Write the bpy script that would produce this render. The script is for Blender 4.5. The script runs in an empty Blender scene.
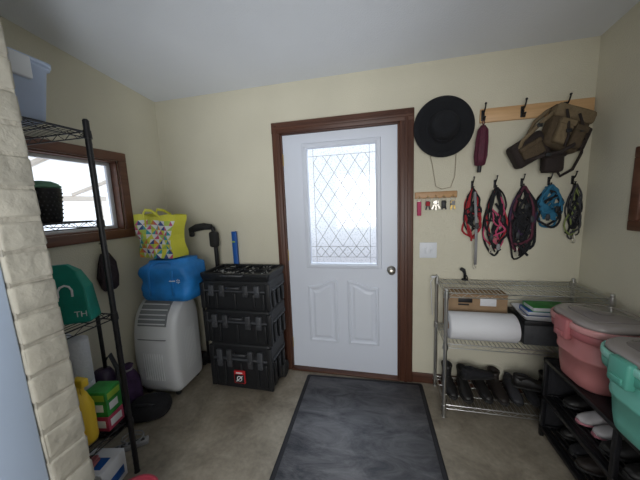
import bpy, bmesh, math, random
from mathutils import Vector, Matrix
random.seed(7)
pi=math.pi
scene=bpy.context.scene
COL=scene.collection
try: scene.view_settings.view_transform='Standard'
except Exception: pass

# ---------------------------------------------------------------- materials
MATS={}
def mat(name,col,rough=.6,metal=0.,noise=0.,scale=20.,bump=0.,bscale=80.,col2=None):
    if name in MATS: return MATS[name]
    m=bpy.data.materials.new(name); m.use_nodes=True
    nt=m.node_tree; N=nt.nodes; L=nt.links; b=N['Principled BSDF']
    b.inputs['Base Color'].default_value=(*col,1); b.inputs['Roughness'].default_value=rough
    b.inputs['Metallic'].default_value=metal
    tc=N.new('ShaderNodeTexCoord')
    if noise>0 or col2:
        n=N.new('ShaderNodeTexNoise'); n.inputs['Scale'].default_value=scale; n.inputs['Detail'].default_value=5
        L.new(tc.outputs['Object'],n.inputs['Vector'])
        r=N.new('ShaderNodeValToRGB'); r.color_ramp.elements[0].position=.32; r.color_ramp.elements[1].position=.68
        c2=col2 if col2 else tuple(min(1,c*(1+noise)) for c in col)
        c1=col if col2 else tuple(c*(1-noise) for c in col)
        r.color_ramp.elements[0].color=(*c1,1); r.color_ramp.elements[1].color=(*c2,1)
        L.new(n.outputs['Fac'],r.inputs['Fac']); L.new(r.outputs['Color'],b.inputs['Base Color'])
    if bump>0:
        n2=N.new('ShaderNodeTexNoise'); n2.inputs['Scale'].default_value=bscale; n2.inputs['Detail'].default_value=4
        L.new(tc.outputs['Object'],n2.inputs['Vector'])
        bm=N.new('ShaderNodeBump'); bm.inputs['Strength'].default_value=bump; bm.inputs['Distance'].default_value=.01
        L.new(n2.outputs['Fac'],bm.inputs['Height']); L.new(bm.outputs['Normal'],b.inputs['Normal'])
    MATS[name]=m; return m
def wood(name,c1,c2,scale=6,axis='Z',rough=.45):
    if name in MATS: return MATS[name]
    m=mat(name,c1,rough); nt=m.node_tree; N=nt.nodes; L=nt.links; b=N['Principled BSDF']
    tc=N.new('ShaderNodeTexCoord'); mp=N.new('ShaderNodeMapping')
    s={'Z':(scale*5,scale*5,scale*.4),'X':(scale*.4,scale*5,scale*5),'Y':(scale*5,scale*.4,scale*5)}[axis]
    mp.inputs['Scale'].default_value=s
    n=N.new('ShaderNodeTexNoise'); n.inputs['Scale'].default_value=1.; n.inputs['Detail'].default_value=6; n.inputs['Distortion'].default_value=.6
    r=N.new('ShaderNodeValToRGB'); r.color_ramp.elements[0].position=.3; r.color_ramp.elements[1].position=.7
    r.color_ramp.elements[0].color=(*c1,1); r.color_ramp.elements[1].color=(*c2,1)
    L.new(tc.outputs['Object'],mp.inputs['Vector']); L.new(mp.outputs['Vector'],n.inputs['Vector'])
    L.new(n.outputs['Fac'],r.inputs['Fac']); L.new(r.outputs['Color'],b.inputs['Base Color'])
    return m
M_wall=mat('wall_paint',(.63,.60,.48),.85,noise=.04,scale=2,bump=.25,bscale=140)
M_ceil=mat('ceiling_paint',(.76,.79,.84),.9,noise=.02,scale=2,bump=.2,bscale=120)
M_white=mat('white_paint',(.72,.75,.80),.45)
M_doorw=mat('door_white',(.70,.745,.84),.4)
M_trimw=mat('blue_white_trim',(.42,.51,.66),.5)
M_brown=wood('brown_stained_wood',(.055,.020,.012),(.11,.045,.026),5,'Z')
M_brownx=wood('brown_stained_wood_h',(.055,.020,.012),(.11,.045,.026),5,'X')
M_browny=wood('brown_stained_wood_d',(.09,.034,.018),(.17,.070,.04),5,'Y')
M_pine=wood('pine',(.50,.29,.13),(.72,.47,.25),5,'X')
M_pine2=wood('pine_dark',(.40,.22,.10),(.55,.33,.16),5,'X')
M_brick=mat('painted_brick',(.37,.35,.295),.85,noise=.12,scale=9,bump=.9,bscale=20)
M_mortar=mat('painted_mortar',(.33,.31,.26),.85,noise=.1,scale=20,bump=.7,bscale=40)
M_blk=mat('black_plastic',(.008,.009,.011),.5,noise=.2,scale=30)
M_blkm=mat('black_metal',(.010,.010,.012),.42,metal=.2)
M_blkc=mat('black_cloth',(.010,.010,.013),.9,noise=.3,scale=60,bump=.4,bscale=200)
M_felt=mat('black_felt',(.008,.009,.012),.95,noise=.2,scale=90,bump=.3,bscale=300)
M_grey=mat('grey_plastic',(.12,.13,.14),.5)
M_came=mat('lead_came',(.30,.32,.35),.4)
M_dgrey=mat('dark_grey',(.035,.037,.042),.55,noise=.2,scale=30)
M_trimg=mat('tool_grey_trim',(.05,.054,.062),.5)
M_chrome=mat('chrome',(.55,.55,.54),.3,metal=1)
M_steel=mat('satin_nickel',(.5,.47,.42),.3,metal=1)
M_brass=mat('brass',(.55,.38,.13),.3,metal=1)
M_ac=mat('appliance_white',(.68,.70,.72),.4)
M_acg=mat('appliance_grey',(.22,.235,.25),.45)
M_blue=mat('blue_fabric',(.014,.19,.54),.6,noise=.22,scale=7,bump=.9,bscale=11)
M_blue2=mat('blue_level',(.01,.09,.36),.4)
M_teal=mat('teal_fabric',(.004,.21,.16),.6,noise=.15,scale=15,bump=.3,bscale=25)
M_red=mat('red_plastic',(.45,.015,.02),.4)
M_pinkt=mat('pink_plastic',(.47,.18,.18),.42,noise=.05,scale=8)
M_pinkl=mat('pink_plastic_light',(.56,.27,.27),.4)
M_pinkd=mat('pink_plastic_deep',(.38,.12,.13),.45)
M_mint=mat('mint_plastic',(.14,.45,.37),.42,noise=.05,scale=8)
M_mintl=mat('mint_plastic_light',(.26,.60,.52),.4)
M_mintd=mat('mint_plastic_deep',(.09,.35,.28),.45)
M_lid=mat('smoky_lid',(.19,.17,.165),.12)
M_lidrim=mat('lid_rim_grey',(.27,.245,.235),.25)
M_card=mat('cardboard',(.30,.20,.115),.85,noise=.1,scale=20)
M_paper=mat('white_paper',(.66,.67,.70),.7,bump=.3,bscale=20)
M_green=mat('green_box',(.02,.24,.04),.5,noise=.3,scale=18)
M_lime=mat('lime',(.28,.46,.05),.5)
M_purple=mat('purple_plastic',(.030,.016,.050),.35)
M_purplec=mat('purple_cloth',(.055,.025,.08),.8,noise=.3,scale=20,bump=.4,bscale=40)
M_duskbag=mat('dusky_cloth',(.030,.020,.026),.85,noise=.3,scale=30,bump=.5,bscale=60)
M_yellow=mat('yellow_plastic',(.70,.48,.03),.4)
M_maroon=mat('maroon_cloth',(.085,.012,.03),.7,noise=.2,scale=40)
M_bag1=mat('brown_canvas',(.080,.055,.030),.85,noise=.12,scale=60,bump=.4,bscale=150)
M_bag2=mat('khaki_canvas',(.17,.125,.07),.85,noise=.12,scale=60,bump=.4,bscale=150)
M_bag3=mat('dark_brown_canvas',(.022,.014,.012),.8,noise=.12,scale=60,bump=.4,bscale=150)
M_redc=mat('red_webbing',(.38,.02,.03),.8)
M_pinkc=mat('pink_webbing',(.48,.06,.14),.8)
M_bluec=mat('blue_webbing',(.02,.14,.25),.8)
M_limec=mat('yellow_green_webbing',(.20,.25,.08),.8)
M_greyc=mat('grey_webbing',(.26,.26,.27),.8)
M_dgc=mat('charcoal_webbing',(.05,.05,.055),.85)
M_purw=mat('purple_webbing',(.04,.02,.06),.8)
M_rub=mat('rubber',(.015,.015,.015),.8)
M_tan=mat('tan_fabric',(.30,.23,.16),.8)
M_bin=mat('frosted_bin',(.52,.62,.82),.4,noise=.05,scale=6)
M_shoew=mat('shoe_white',(.50,.48,.49),.6,noise=.08,scale=30)
M_shoep=mat('shoe_pink',(.45,.17,.21),.6)
M_shoeg=mat('shoe_grey',(.030,.030,.036),.7,noise=.2,scale=40)
M_leather=mat('black_leather',(.010,.009,.009),.5,noise=.2,scale=30,bump=.2,bscale=60)
M_leatherb=mat('dark_brown_leather',(.016,.011,.009),.6,noise=.25,scale=30,bump=.2,bscale=60)

def floor_mat():
    m=bpy.data.materials.new('concrete_floor'); m.use_nodes=True; nt=m.node_tree; N=nt.nodes; L=nt.links; b=N['Principled BSDF']
    tc=N.new('ShaderNodeTexCoord')
    n=N.new('ShaderNodeTexNoise'); n.inputs['Scale'].default_value=3.2; n.inputs['Detail'].default_value=12; n.inputs['Roughness'].default_value=.70; n.inputs['Distortion'].default_value=.4
    n2=N.new('ShaderNodeTexNoise'); n2.inputs['Scale'].default_value=36; n2.inputs['Detail'].default_value=8
    r=N.new('ShaderNodeValToRGB'); r.color_ramp.elements[0].position=.34; r.color_ramp.elements[1].position=.66
    r.color_ramp.elements[0].color=(.155,.132,.10,1); r.color_ramp.elements[1].color=(.34,.30,.235,1)
    mx=N.new('ShaderNodeMix'); mx.data_type='RGBA'; mx.blend_type='OVERLAY'; mx.inputs['Factor'].default_value=.3
    L.new(tc.outputs['Object'],n.inputs['Vector']); L.new(tc.outputs['Object'],n2.inputs['Vector'])
    L.new(n.outputs['Fac'],r.inputs['Fac']); L.new(r.outputs['Color'],mx.inputs['A']); L.new(n2.outputs['Fac'],mx.inputs['B'])
    L.new(mx.outputs['Result'],b.inputs['Base Color']); b.inputs['Roughness'].default_value=.45
    bp=N.new('ShaderNodeBump'); bp.inputs['Strength'].default_value=.12; bp.inputs['Distance'].default_value=.004
    L.new(n2.outputs['Fac'],bp.inputs['Height']); L.new(bp.outputs['Normal'],b.inputs['Normal'])
    return m
M_floor=floor_mat()
def mat_mat():
    m=bpy.data.materials.new('scuffed_mat'); m.use_nodes=True; nt=m.node_tree; N=nt.nodes; L=nt.links; b=N['Principled BSDF']
    tc=N.new('ShaderNodeTexCoord'); mp=N.new('ShaderNodeMapping'); mp.inputs['Scale'].default_value=(1.5,3.6,1); mp.inputs['Rotation'].default_value=(0,0,.7)
    n=N.new('ShaderNodeTexNoise'); n.inputs['Scale'].default_value=2.4; n.inputs['Detail'].default_value=14; n.inputs['Distortion'].default_value=.7; n.inputs['Roughness'].default_value=.72
    r=N.new('ShaderNodeValToRGB'); r.color_ramp.elements[0].position=.36; r.color_ramp.elements[1].position=.68
    r.color_ramp.elements[0].color=(.038,.040,.049,1); r.color_ramp.elements[1].color=(.175,.172,.182,1)
    L.new(tc.outputs['Object'],mp.inputs['Vector']); L.new(mp.outputs['Vector'],n.inputs['Vector'])
    L.new(n.outputs['Fac'],r.inputs['Fac']); L.new(r.outputs['Color'],b.inputs['Base Color']); b.inputs['Roughness'].default_value=.7
    n2=N.new('ShaderNodeTexNoise'); n2.inputs['Scale'].default_value=150
    L.new(tc.outputs['Object'],n2.inputs['Vector'])
    bp=N.new('ShaderNodeBump'); bp.inputs['Strength'].default_value=.6; bp.inputs['Distance'].default_value=.004
    L.new(n2.outputs['Fac'],bp.inputs['Height']); L.new(bp.outputs['Normal'],b.inputs['Normal'])
    return m
M_mat=mat_mat(); M_matb=mat('mat_border',(.016,.016,.020),.7)
def glass_mat(name,tint,pattern=False):
    m=bpy.data.materials.new(name); m.use_nodes=True; nt=m.node_tree; N=nt.nodes; L=nt.links
    N.remove(N['Principled BSDF']); out=N['Material Output']
    t=N.new('ShaderNodeBsdfTransparent'); t.inputs['Color'].default_value=(*tint,1)
    g=N.new('ShaderNodeBsdfGlossy'); g.inputs['Roughness'].default_value=.05
    mx=N.new('ShaderNodeMixShader'); mx.inputs['Fac'].default_value=.04
    if pattern:
        tc=N.new('ShaderNodeTexCoord'); v=N.new('ShaderNodeTexVoronoi'); v.inputs['Scale'].default_value=55
        r=N.new('ShaderNodeValToRGB'); r.color_ramp.elements[0].color=(.66,.70,.75,1); r.color_ramp.elements[1].color=(.82,.84,.87,1); r.color_ramp.elements[1].position=.4
        L.new(tc.outputs['Object'],v.inputs['Vector']); L.new(v.outputs['Distance'],r.inputs['Fac']); L.new(r.outputs['Color'],t.inputs['Color'])
    L.new(t.outputs[0],mx.inputs[1]); L.new(g.outputs[0],mx.inputs[2]); L.new(mx.outputs[0],out.inputs['Surface'])
    return m
M_glass=glass_mat('window_glass',(.95,.97,1)); M_tex=glass_mat('textured_glass',(.9,.95,1),True)
def translucent(name,col,f=.35):
    m=bpy.data.materials.new(name); m.use_nodes=True; nt=m.node_tree; N=nt.nodes; L=nt.links
    N.remove(N['Principled BSDF']); out=N['Material Output']
    t=N.new('ShaderNodeBsdfTranslucent'); t.inputs['Color'].default_value=(*col,1); d=N.new('ShaderNodeBsdfDiffuse'); d.inputs['Color'].default_value=(*col,1)
    mx=N.new('ShaderNodeMixShader'); mx.inputs['Fac'].default_value=f
    L.new(t.outputs[0],mx.inputs[1]); L.new(d.outputs[0],mx.inputs[2]); L.new(mx.outputs[0],out.inputs['Surface']); return m

# ---------------------------------------------------------------- mesh builder
class MB:
    def __init__(s): s.v=[]; s.f=[]; s.mi=[]; s.sm=[]
    def add(s,vs,fs,mi=0,smooth=False,M=None):
        o=len(s.v)
        s.v+= [tuple(M@Vector(v)) if M else tuple(v) for v in vs]
        for f in fs: s.f.append([o+i for i in f]); s.mi.append(mi); s.sm.append(smooth)
        return s
    def box(s,x0,x1,y0,y1,z0,z1,mi=0,M=None):
        vs=[(x,y,z) for x in(x0,x1) for y in(y0,y1) for z in(z0,z1)]
        return s.add(vs,[(0,1,3,2),(4,6,7,5),(0,4,5,1),(2,3,7,6),(0,2,6,4),(1,5,7,3)],mi,False,M)
    def rbox(s,x0,x1,y0,y1,z0,z1,r=.01,seg=2,mi=0,M=None,smooth=True,jit=0):
        bm=bmesh.new(); bmesh.ops.create_cube(bm,size=1)
        for v in bm.verts: v.co=Vector(((x0+x1)/2+v.co.x*(x1-x0),(y0+y1)/2+v.co.y*(y1-y0),(z0+z1)/2+v.co.z*(z1-z0)))
        r=min(r,.49*min(x1-x0,y1-y0,z1-z0))
        bmesh.ops.bevel(bm,geom=list(bm.edges),offset=r,segments=seg,affect='EDGES',profile=.5)
        if jit:
            for v in bm.verts: v.co+=Vector([random.uniform(-jit,jit) for _ in range(3)])
        bm.verts.index_update()
        vs=[v.co.copy() for v in bm.verts]; fs=[[v.index for v in f.verts] for f in bm.faces]; bm.free()
        return s.add(vs,fs,mi,smooth,M)
    def loft(s,rings,mi=0,smooth=True,cap=True,closed=False,M=None):
        n=len(rings[0]); vs=[p for r in rings for p in r]; fs=[]
        R=len(rings)
        for i in range(R if closed else R-1):
            a=i*n; b=((i+1)%R)*n
            for j in range(n): k=(j+1)%n; fs.append((a+j,a+k,b+k,b+j))
        if cap and not closed: fs.append(tuple(range(n))[::-1]); fs.append(tuple(range((R-1)*n,R*n)))
        return s.add(vs,fs,mi,smooth,M)
    def tube(s,path,rx,ry=None,seg=8,closed=False,ref=(0,1,0),mi=0,M=None,smooth=True):
        ry=rx if ry is None else ry; P=[Vector(p) for p in path]; n=len(P); rings=[]
        U=Vector(ref)
        for i in range(n):
            a=P[(i-1)%n] if (closed or i>0) else P[i]; b=P[(i+1)%n] if (closed or i<n-1) else P[i]
            t=(b-a); 
            if t.length<1e-9: t=Vector((0,0,1))
            t.normalize()
            B=t.cross(U)
            if B.length<.02: B=t.cross(Vector((1,.3,.2)))
            B.normalize(); Nn=B.cross(t).normalized()
            k=rx[i] if isinstance(rx,(list,tuple)) else rx; k2=ry[i] if isinstance(ry,(list,tuple)) else ry
            rings.append([P[i]+B*k*math.cos(2*pi*j/seg)+Nn*k2*math.sin(2*pi*j/seg) for j in range(seg)])
        return s.loft(rings,mi,smooth,True,closed,M)
    def cyl(s,p0,p1,r0,r1=None,seg=16,mi=0,M=None):
        r1=r0 if r1 is None else r1; p0=Vector(p0);p1=Vector(p1); t=(p1-p0).normalized()
        U=Vector((0,0,1)) if abs(t.z)<.9 else Vector((1,0,0)); B=t.cross(U).normalized(); N=B.cross(t)
        r=[[p+B*q*math.cos(2*pi*j/seg)+N*q*math.sin(2*pi*j/seg) for j in range(seg)] for p,q in((p0,r0),(p1,r1))]
        s.loft(r,mi,seg>8,False,False,M)
        s.add(r[0],[tuple(range(seg))[::-1]],mi,False,M); return s.add(r[1],[tuple(range(seg))],mi,False,M)
    def lathe(s,prof,seg=32,mi=0,M=None,smooth=True,sx=1,sy=1,wob=None):
        rings=[[((r*(1+(wob(2*pi*j/seg,z) if wob else 0)))*math.cos(2*pi*j/seg)*sx,(r*(1+(wob(2*pi*j/seg,z) if wob else 0)))*math.sin(2*pi*j/seg)*sy,z) for j in range(seg)] for r,z in prof]
        return s.loft(rings,mi,smooth,True,False,M)
    def ell(s,c,r,seg=16,mi=0,M=None,p=1.):
        rings=[]
        sg=lambda x: math.copysign(abs(x)**p,x)
        for i in range(1,seg//2):
            a=-pi/2+pi*i/(seg//2)
            rings.append([(c[0]+r[0]*sg(math.cos(a))*sg(math.cos(2*pi*j/seg)),c[1]+r[1]*sg(math.cos(a))*sg(math.sin(2*pi*j/seg)),c[2]+r[2]*sg(math.sin(a))) for j in range(seg)])
        return s.loft(rings,mi,True,True,False,M)
    def obj(s,name,mats,parent=None,loc=(0,0,0),rot=(0,0,0),**kw):
        me=bpy.data.meshes.new(name); me.from_pydata(s.v,[],s.f)
        if not isinstance(mats,(list,tuple)): mats=[mats]
        for m in mats: me.materials.append(m)
        for p,mi,sm in zip(me.polygons,s.mi,s.sm): p.material_index=mi; p.use_smooth=sm
        bm=bmesh.new(); bm.from_mesh(me); bmesh.ops.recalc_face_normals(bm,faces=bm.faces); bm.to_mesh(me); bm.free()
        o=bpy.data.objects.new(name,me); COL.objects.link(o); o.location=loc; o.rotation_euler=rot
        if parent: o.parent=parent
        for k,v in kw.items(): o[k]=v
        return o
def rr(cx,cy,z,w,d,r,n=4):
    pts=[]; r=min(r,w/2-1e-4,d/2-1e-4)
    for qx,qy,a0 in((1,1,0),(-1,1,pi/2),(-1,-1,pi),(1,-1,3*pi/2)):
        for i in range(n+1):
            a=a0+pi/2*i/n; pts.append((cx+qx*(w/2-r)+r*math.cos(a),cy+qy*(d/2-r)+r*math.sin(a),z))
    return pts
def thing(name,label,category,loc=(0,0,0),rot=(0,0,0),group=None):
    e=bpy.data.objects.new(name,None); COL.objects.link(e); e.location=loc; e.rotation_euler=rot; e.empty_display_size=.05
    e['label']=label; e['category']=category
    if group: e['group']=group
    return e
def T(x=0,y=0,z=0,rx=0,ry=0,rz=0,s=1):
    return Matrix.Translation((x,y,z))@Matrix.Rotation(rz,4,'Z')@Matrix.Rotation(ry,4,'Y')@Matrix.Rotation(rx,4,'X')@Matrix.Scale(s,4)
def text_mesh(name,body,size,mt,parent,loc,rot,ext=.0008):
    cu=bpy.data.curves.new(name,'FONT'); cu.body=body; cu.size=size; cu.extrude=ext; cu.align_x='CENTER'; cu.align_y='CENTER'
    t=bpy.data.objects.new(name+'_tmp',cu); COL.objects.link(t)
    bpy.context.view_layer.update()
    me=bpy.data.meshes.new_from_object(t.evaluated_get(bpy.context.evaluated_depsgraph_get()))
    bpy.data.objects.remove(t); me.materials.clear(); me.materials.append(mt)
    o=bpy.data.objects.new(name,me); COL.objects.link(o); o.parent=parent; o.location=loc; o.rotation_euler=rot
    return o

# ---------------------------------------------------------------- room
XL,XR,YN=-1.177,2.12,-1.5
ZC=lambda y: 2.44-.105*y
ST=dict(kind='structure')
def wallbox(name,boxes,mt=M_wall):
    b=MB()
    for q in boxes: b.box(*q)
    return b.obj(name,mt,**ST)
wallbox('wall_back',[(XL-.1,-.01,0,.12,0,2.46),(.93,XR+.1,0,.12,0,2.46),(-.01,.93,0,.12,2.06,2.46)])
WY0,WY1,WZ0,WZ1=-1.15,-.44,1.345,1.865
wallbox('wall_left',[(XL-.1,XL,YN,WY0,0,2.7),(XL-.1,XL,WY1,0,0,2.7),(XL-.1,XL,WY0,WY1,0,WZ0),(XL-.1,XL,WY0,WY1,WZ1,2.7)])
RY0,RY1,RZ0,RZ1=-1.1,-.41,1.33,1.66
wallbox('wall_right',[(XR,XR+.1,YN,RY0,0,2.7),(XR,XR+.1,RY1,0,0,2.7),(XR,XR+.1,RY0,RY1,0,RZ0),(XR,XR+.1,RY0,RY1,RZ1,2.7)])
MB().box(XL-.1,XR+.1,-3.6,.12,-.08,0).obj('floor',M_floor,**ST)
c=MB(); y0,y1=YN-.1,.12
c.add([(XL-.1,y0,ZC(y0)),(XR+.1,y0,ZC(y0)),(XR+.1,y1,ZC(y1)),(XL-.1,y1,ZC(y1)),(XL-.1,y0,ZC(y0)+.08),(XR+.1,y0,ZC(y0)+.08),(XR+.1,y1,ZC(y1)+.08),(XL-.1,y1,ZC(y1)+.08)],
  [(0,1,2,3),(7,6,5,4),(0,4,5,1),(1,5,6,2),(2,6,7,3),(3,7,4,0)])
c.obj('ceiling',M_ceil,**ST)
M_house=mat('house_wall',(.55,.55,.53),.9)
wallbox('wall_house_left',[(XL-.1,XL,-3.6,YN-.085,0,2.6)],M_house)
wallbox('wall_house_right',[(XR,XR+.1,-3.6,YN-.085,0,2.6)],M_house)
wallbox('wall_house_back',[(XL-.1,XR+.1,-3.7,-3.6,0,.9),(XL-.1,XR+.1,-3.7,-3.6,2.1,2.6),(XL-.1,-.2,-3.7,-3.6,.9,2.1),(1.8,XR+.1,-3.7,-3.6,.9,2.1)],M_house)
MB().box(XL-.1,XR+.1,-3.7,YN-.1,2.6,2.68).obj('ceiling_house',M_ceil,**ST)
BX=-.255; BT=.115
# old masonry leans slightly with height
def lean(b):
    b.v=[(x+(.028-.036*z_)*(1 if x>XL+.25 else 0),y,z_) for x,y,z_ in b.v]
b=MB(); b.box(XL-.1,BX-.005,YN-BT+.002,YN-.005,0,2.62,1)
pitch=.098; z=.002; k=0
while z<2.52:
    x=BX
    L0=.2 if k%2 else .095
    while x>XL+.02:
        xl=max(x-L0,XL)
        j1,j2=random.uniform(-.002,.002),random.uniform(-.002,.002)
        b.rbox(xl+.008,x+random.uniform(-.003,.002),YN-BT,YN,z+.004+j1,z+pitch-.004+j2,.011,3,0,jit=.0018)
        x=xl-.002; L0=.2
    z+=pitch; k+=1
lean(b); b.obj('wall_near_left',[M_brick,M_mortar],**ST)
wallbox('wall_near_right',[(1.62,XR+.1,YN-.085,YN,0,2.2)])
wallbox('wall_near_header',[(BX-.06,XR+.1,YN-.085,YN,2.2,2.66)])
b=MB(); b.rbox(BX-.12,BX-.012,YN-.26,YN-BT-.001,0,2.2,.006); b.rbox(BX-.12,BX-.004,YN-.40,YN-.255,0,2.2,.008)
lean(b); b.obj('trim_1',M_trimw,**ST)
b=MB(); b.rbox(-.072,-.006,-.022,0,0,2.14,.006); b.rbox(-.055,-.03,-.028,-.02,0,2.12,.004)
b.rbox(-.012,.004,-.004,.11,0,2.06,.003); b.obj('trim_2',M_brown,**ST)
b=MB(); b.rbox(.93,1.03,-.022,0,0,2.14,.006); b.rbox(.965,.99,-.028,-.02,0,2.12,.004)
b.rbox(.916,.936,-.004,.11,0,2.06,.003); b.obj('trim_3',M_brown,**ST)
b=MB(); b.rbox(-.073,1.031,-.024,0,2.055,2.142,.006); b.rbox(-.06,1.02,-.03,-.02,2.085,2.11,.004)
b.rbox(-.012,.936,-.004,.11,2.048,2.064,.003); b.obj('trim_4',M_brownx,**ST)
b=MB(); b.rbox(-.01,.93,-.03,.11,0,.018,.006); b.obj('trim_5',M_brownx,**ST)
b=MB(); b.rbox(1.03,XR,-.014,0,0,.085,.004); b.obj('baseboard_back_right',M_brownx,**ST)
b=MB(); b.rbox(XL,-.072,-.014,0,0,.085,.004); b.obj('baseboard_back_left',M_brownx,**ST)
b=MB(); b.rbox(XL,XL+.014,YN,-.014,0,.085,.004); b.obj('baseboard_left',M_browny,**ST)
b=MB(); b.rbox(XR-.014,XR,YN,-.014,0,.085,.004); b.obj('baseboard_right',M_browny,**ST)
# door
DY=.022
d=MB()
lx0,lx1,lz0,lz1=.195,.765,.97,1.94
px=[(.165,.425),(.51,.77)]; pz0,pz1=.27,.84
d.box(.004,lx0,DY,DY+.045,.02,2.046); d.box(lx1,.916,DY,DY+.045,.02,2.046)
d.box(lx0,lx1,DY,DY+.045,lz1,2.046); d.box(lx0,lx1,DY,DY+.045,.02,lz0)
door=d.obj('door_1',M_doorw,**ST)
for pi_,(a,bx) in enumerate(px):
    p=MB()
    def ring(ins,y):
        # raised panel whose head rises in a gentle curve towards the door centre
        x0,x1=a+ins,bx-ins; pts=[(x0,DY+y,pz0+ins),(x1,DY+y,pz0+ins)]
        for i in range(11):
            u=1-i/10
            tu=u if pi_==1 else 1-u      # 0 = centre side
            drop=.055*(.5-.5*math.cos(pi*min(1,tu*1.15)))
            pts.append((x0+(x1-x0)*u,DY+y,pz1-ins-drop))
        return pts
    p.loft([ring(0,-.0005),ring(.008,-.010),ring(.02,-.011),ring(.03,-.002),(ring(.045,-.001)),ring(.065,-.009)],0,False,True)
    p.obj('panel',M_doorw,door)
p=MB()
def fring(ins,y): return [(lx0+ins,DY+y,lz0+ins),(lx1-ins,DY+y,lz0+ins),(lx1-ins,DY+y,lz1-ins),(lx0+ins,DY+y,lz1-ins)]
rs=[fring(-.03,0),fring(-.024,-.014),fring(-.002,-.017),fring(.012,-.008),fring(.014,.02)]
p.loft(rs,0,False,False); p.obj('lite_frame',M_doorw,door)
p=MB(); p.box(lx0+.005,lx1-.005,DY+.018,DY+.024,lz0+.005,lz1-.005); p.obj('glass',M_tex,door)
p=MB(); gx0,gx1,gz0,gz1=lx0+.014,lx1-.014,lz0+.014,lz1-.014
def came(x0,z0,x1,z1,r=.0018): p.cyl((x0,DY+.017,z0),(x1,DY+.017,z1),r,seg=6)
came(gx0+.045,gz0,gx0+.045,gz1); came(gx1-.045,gz0,gx1-.045,gz1)
came(gx0,gz1-.06,gx1,gz1-.06); came(gx0,gz0+.14,gx1,gz0+.14); came(gx0,gz0+.05,gx1,gz0+.05)
cx0,cx1=gx0+.045,gx1-.045; W=(cx1-cx0)/4; H=.115
zt=gz1-.06; zb=gz0+.14
def clipline(x0,z0,dx,dz):
    t0,t1=-10,10
    for p_,q_ in((-dx,x0-cx0),(dx,cx1-x0),(-dz,z0-zb),(dz,zt-z0)):
        if abs(p_)<1e-9: 
            if q_<0: return
            continue
        r_=q_/p_
        if p_<0: t0=max(t0,r_)
        else: t1=min(t1,r_)
    if t0<t1: came(x0+dx*t0,z0+dz*t0,x0+dx*t1,z0+dz*t1,.0018)
for i in range(-7,12):
    clipline(cx0+i*W,zb,W,H*1.5); clipline(cx0+i*W,zb,-W,H*1.5)
n=6
for i in range(n):
    xa=cx0+(cx1-cx0)*i/n; xb=cx0+(cx1-cx0)*(i+1)/n; xm=(xa+xb)/2
    for q in((xa,gz0+.095,xm,gz0+.14),(xm,gz0+.14,xb,gz0+.095),(xa,gz0+.095,xm,gz0+.05),(xm,gz0+.05,xb,gz0+.095)): came(*q,.0022)
p.obj('leaded_came',M_came,door)
p=MB(); p.lathe([(.033,0),(.034,.006),(.014,.012),(.012,.03),(.022,.038),(.029,.052),(.027,.064),(.012,.07)],24,M=T(.868,DY,.935,pi/2))
p.obj('door_knob',M_steel,door,label='satin nickel round door knob')
for hz in(.25,1.05,1.85):
    p=MB(); p.cyl((.002,DY-.008,hz-.045),(.002,DY-.008,hz+.045),.007,seg=10); p.cyl((.002,DY-.008,hz+.045),(.002,DY-.008,hz+.052),.0045,seg=8)
    p.obj('hinge',M_brass,door)
def window(name,xw,sgn,y0,y1,z0,z1,cw=.065):
    b=MB()
    xa,xb=(xw,xw+sgn*.02); X0,X1=min(xa,xb),max(xa,xb)
    b.rbox(X0,X1,y0-cw,y1+cw,z1,z1+cw,.005); b.rbox(X0,X1,y0-cw,y1+cw,z0-cw,z0,.005)
    b.rbox(X0,X1,y1,y1+cw,z0-.001,z1+.001,.005); b.rbox(X0,X1,y0-cw,y0,z0-.001,z1+.001,.005)
    J0,J1=min(xw,xw-sgn*.1),max(xw,xw-sgn*.1)
    b.box(J0,J1,y0,y0+.012,z0,z1);b.box(J0,J1,y1-.012,y1,z0,z1);b.box(J0,J1,y0,y1,z0,z0+.012);b.box(J0,J1,y0,y1,z1-.012,z1)
    w=b.obj(name,M_browny,**ST)
    xs=xw-sgn*.07
    s=MB()
    for q in((y0+.012,y0+.04,z0+.012,z1-.012),(y1-.04,y1-.012,z0+.012,z1-.012),(y0+.04,y1-.04,z0+.012,z0+.035),(y0+.04,y1-.04,z1-.035,z1-.012)):
        s.rbox(xs-.012,xs+.012,*q,.003)
    s.obj('sash',M_white,w)
    MB().box(xs-.002,xs+.002,y0+.035,y1-.035,z0+.03,z1-.03).obj('window_pane',M_glass,w)
window('window_1',XL,1,WY0,WY1,WZ0,WZ1); window('window_2',XR,-1,RY0,RY1,RZ0,RZ1,.055)
# awning outside
pr=thing('porch_awning','pale corrugated translucent awning on light rafters outside the window','awning',(-1.35,-.6,2.02))
b=MB(); nn=90
va=[(0,-1.2+2.4*i/nn,.016*math.cos(i*1.1)) for i in range(nn+1)]; vb=[(-1.3,p_[1],p_[2]-.30) for p_ in va]
b.add(va+vb,[(i,i+1,nn+2+i,nn+1+i) for i in range(nn)],0,True); b.obj('corrugated_sheet',translucent('fibreglass_sheet',(.92,.91,.88),.15),pr)
rm=translucent('overexposed_rafter',(.85,.80,.74),.6)  # pale translucent colour stands in for overexposed light brown wood
for i in range(3):
    b=MB(); b.rbox(-1.3,0,-.8+i*.8,-.77+i*.8,-.055,-.02,.004,M=T(ry=-.228)); b.obj('rafter',rm,pr)
b=MB(); b.rbox(-1.3,-1.26,-1.2,1.2,-.40,-.34,.004); b.obj('beam',rm,pr)
for y in(-1.15,1.1):
    b=MB(); b.rbox(-1.31,-1.25,y-.03,y+.03,-2.1,-.40,.005); b.obj('post',rm,pr)

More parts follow.
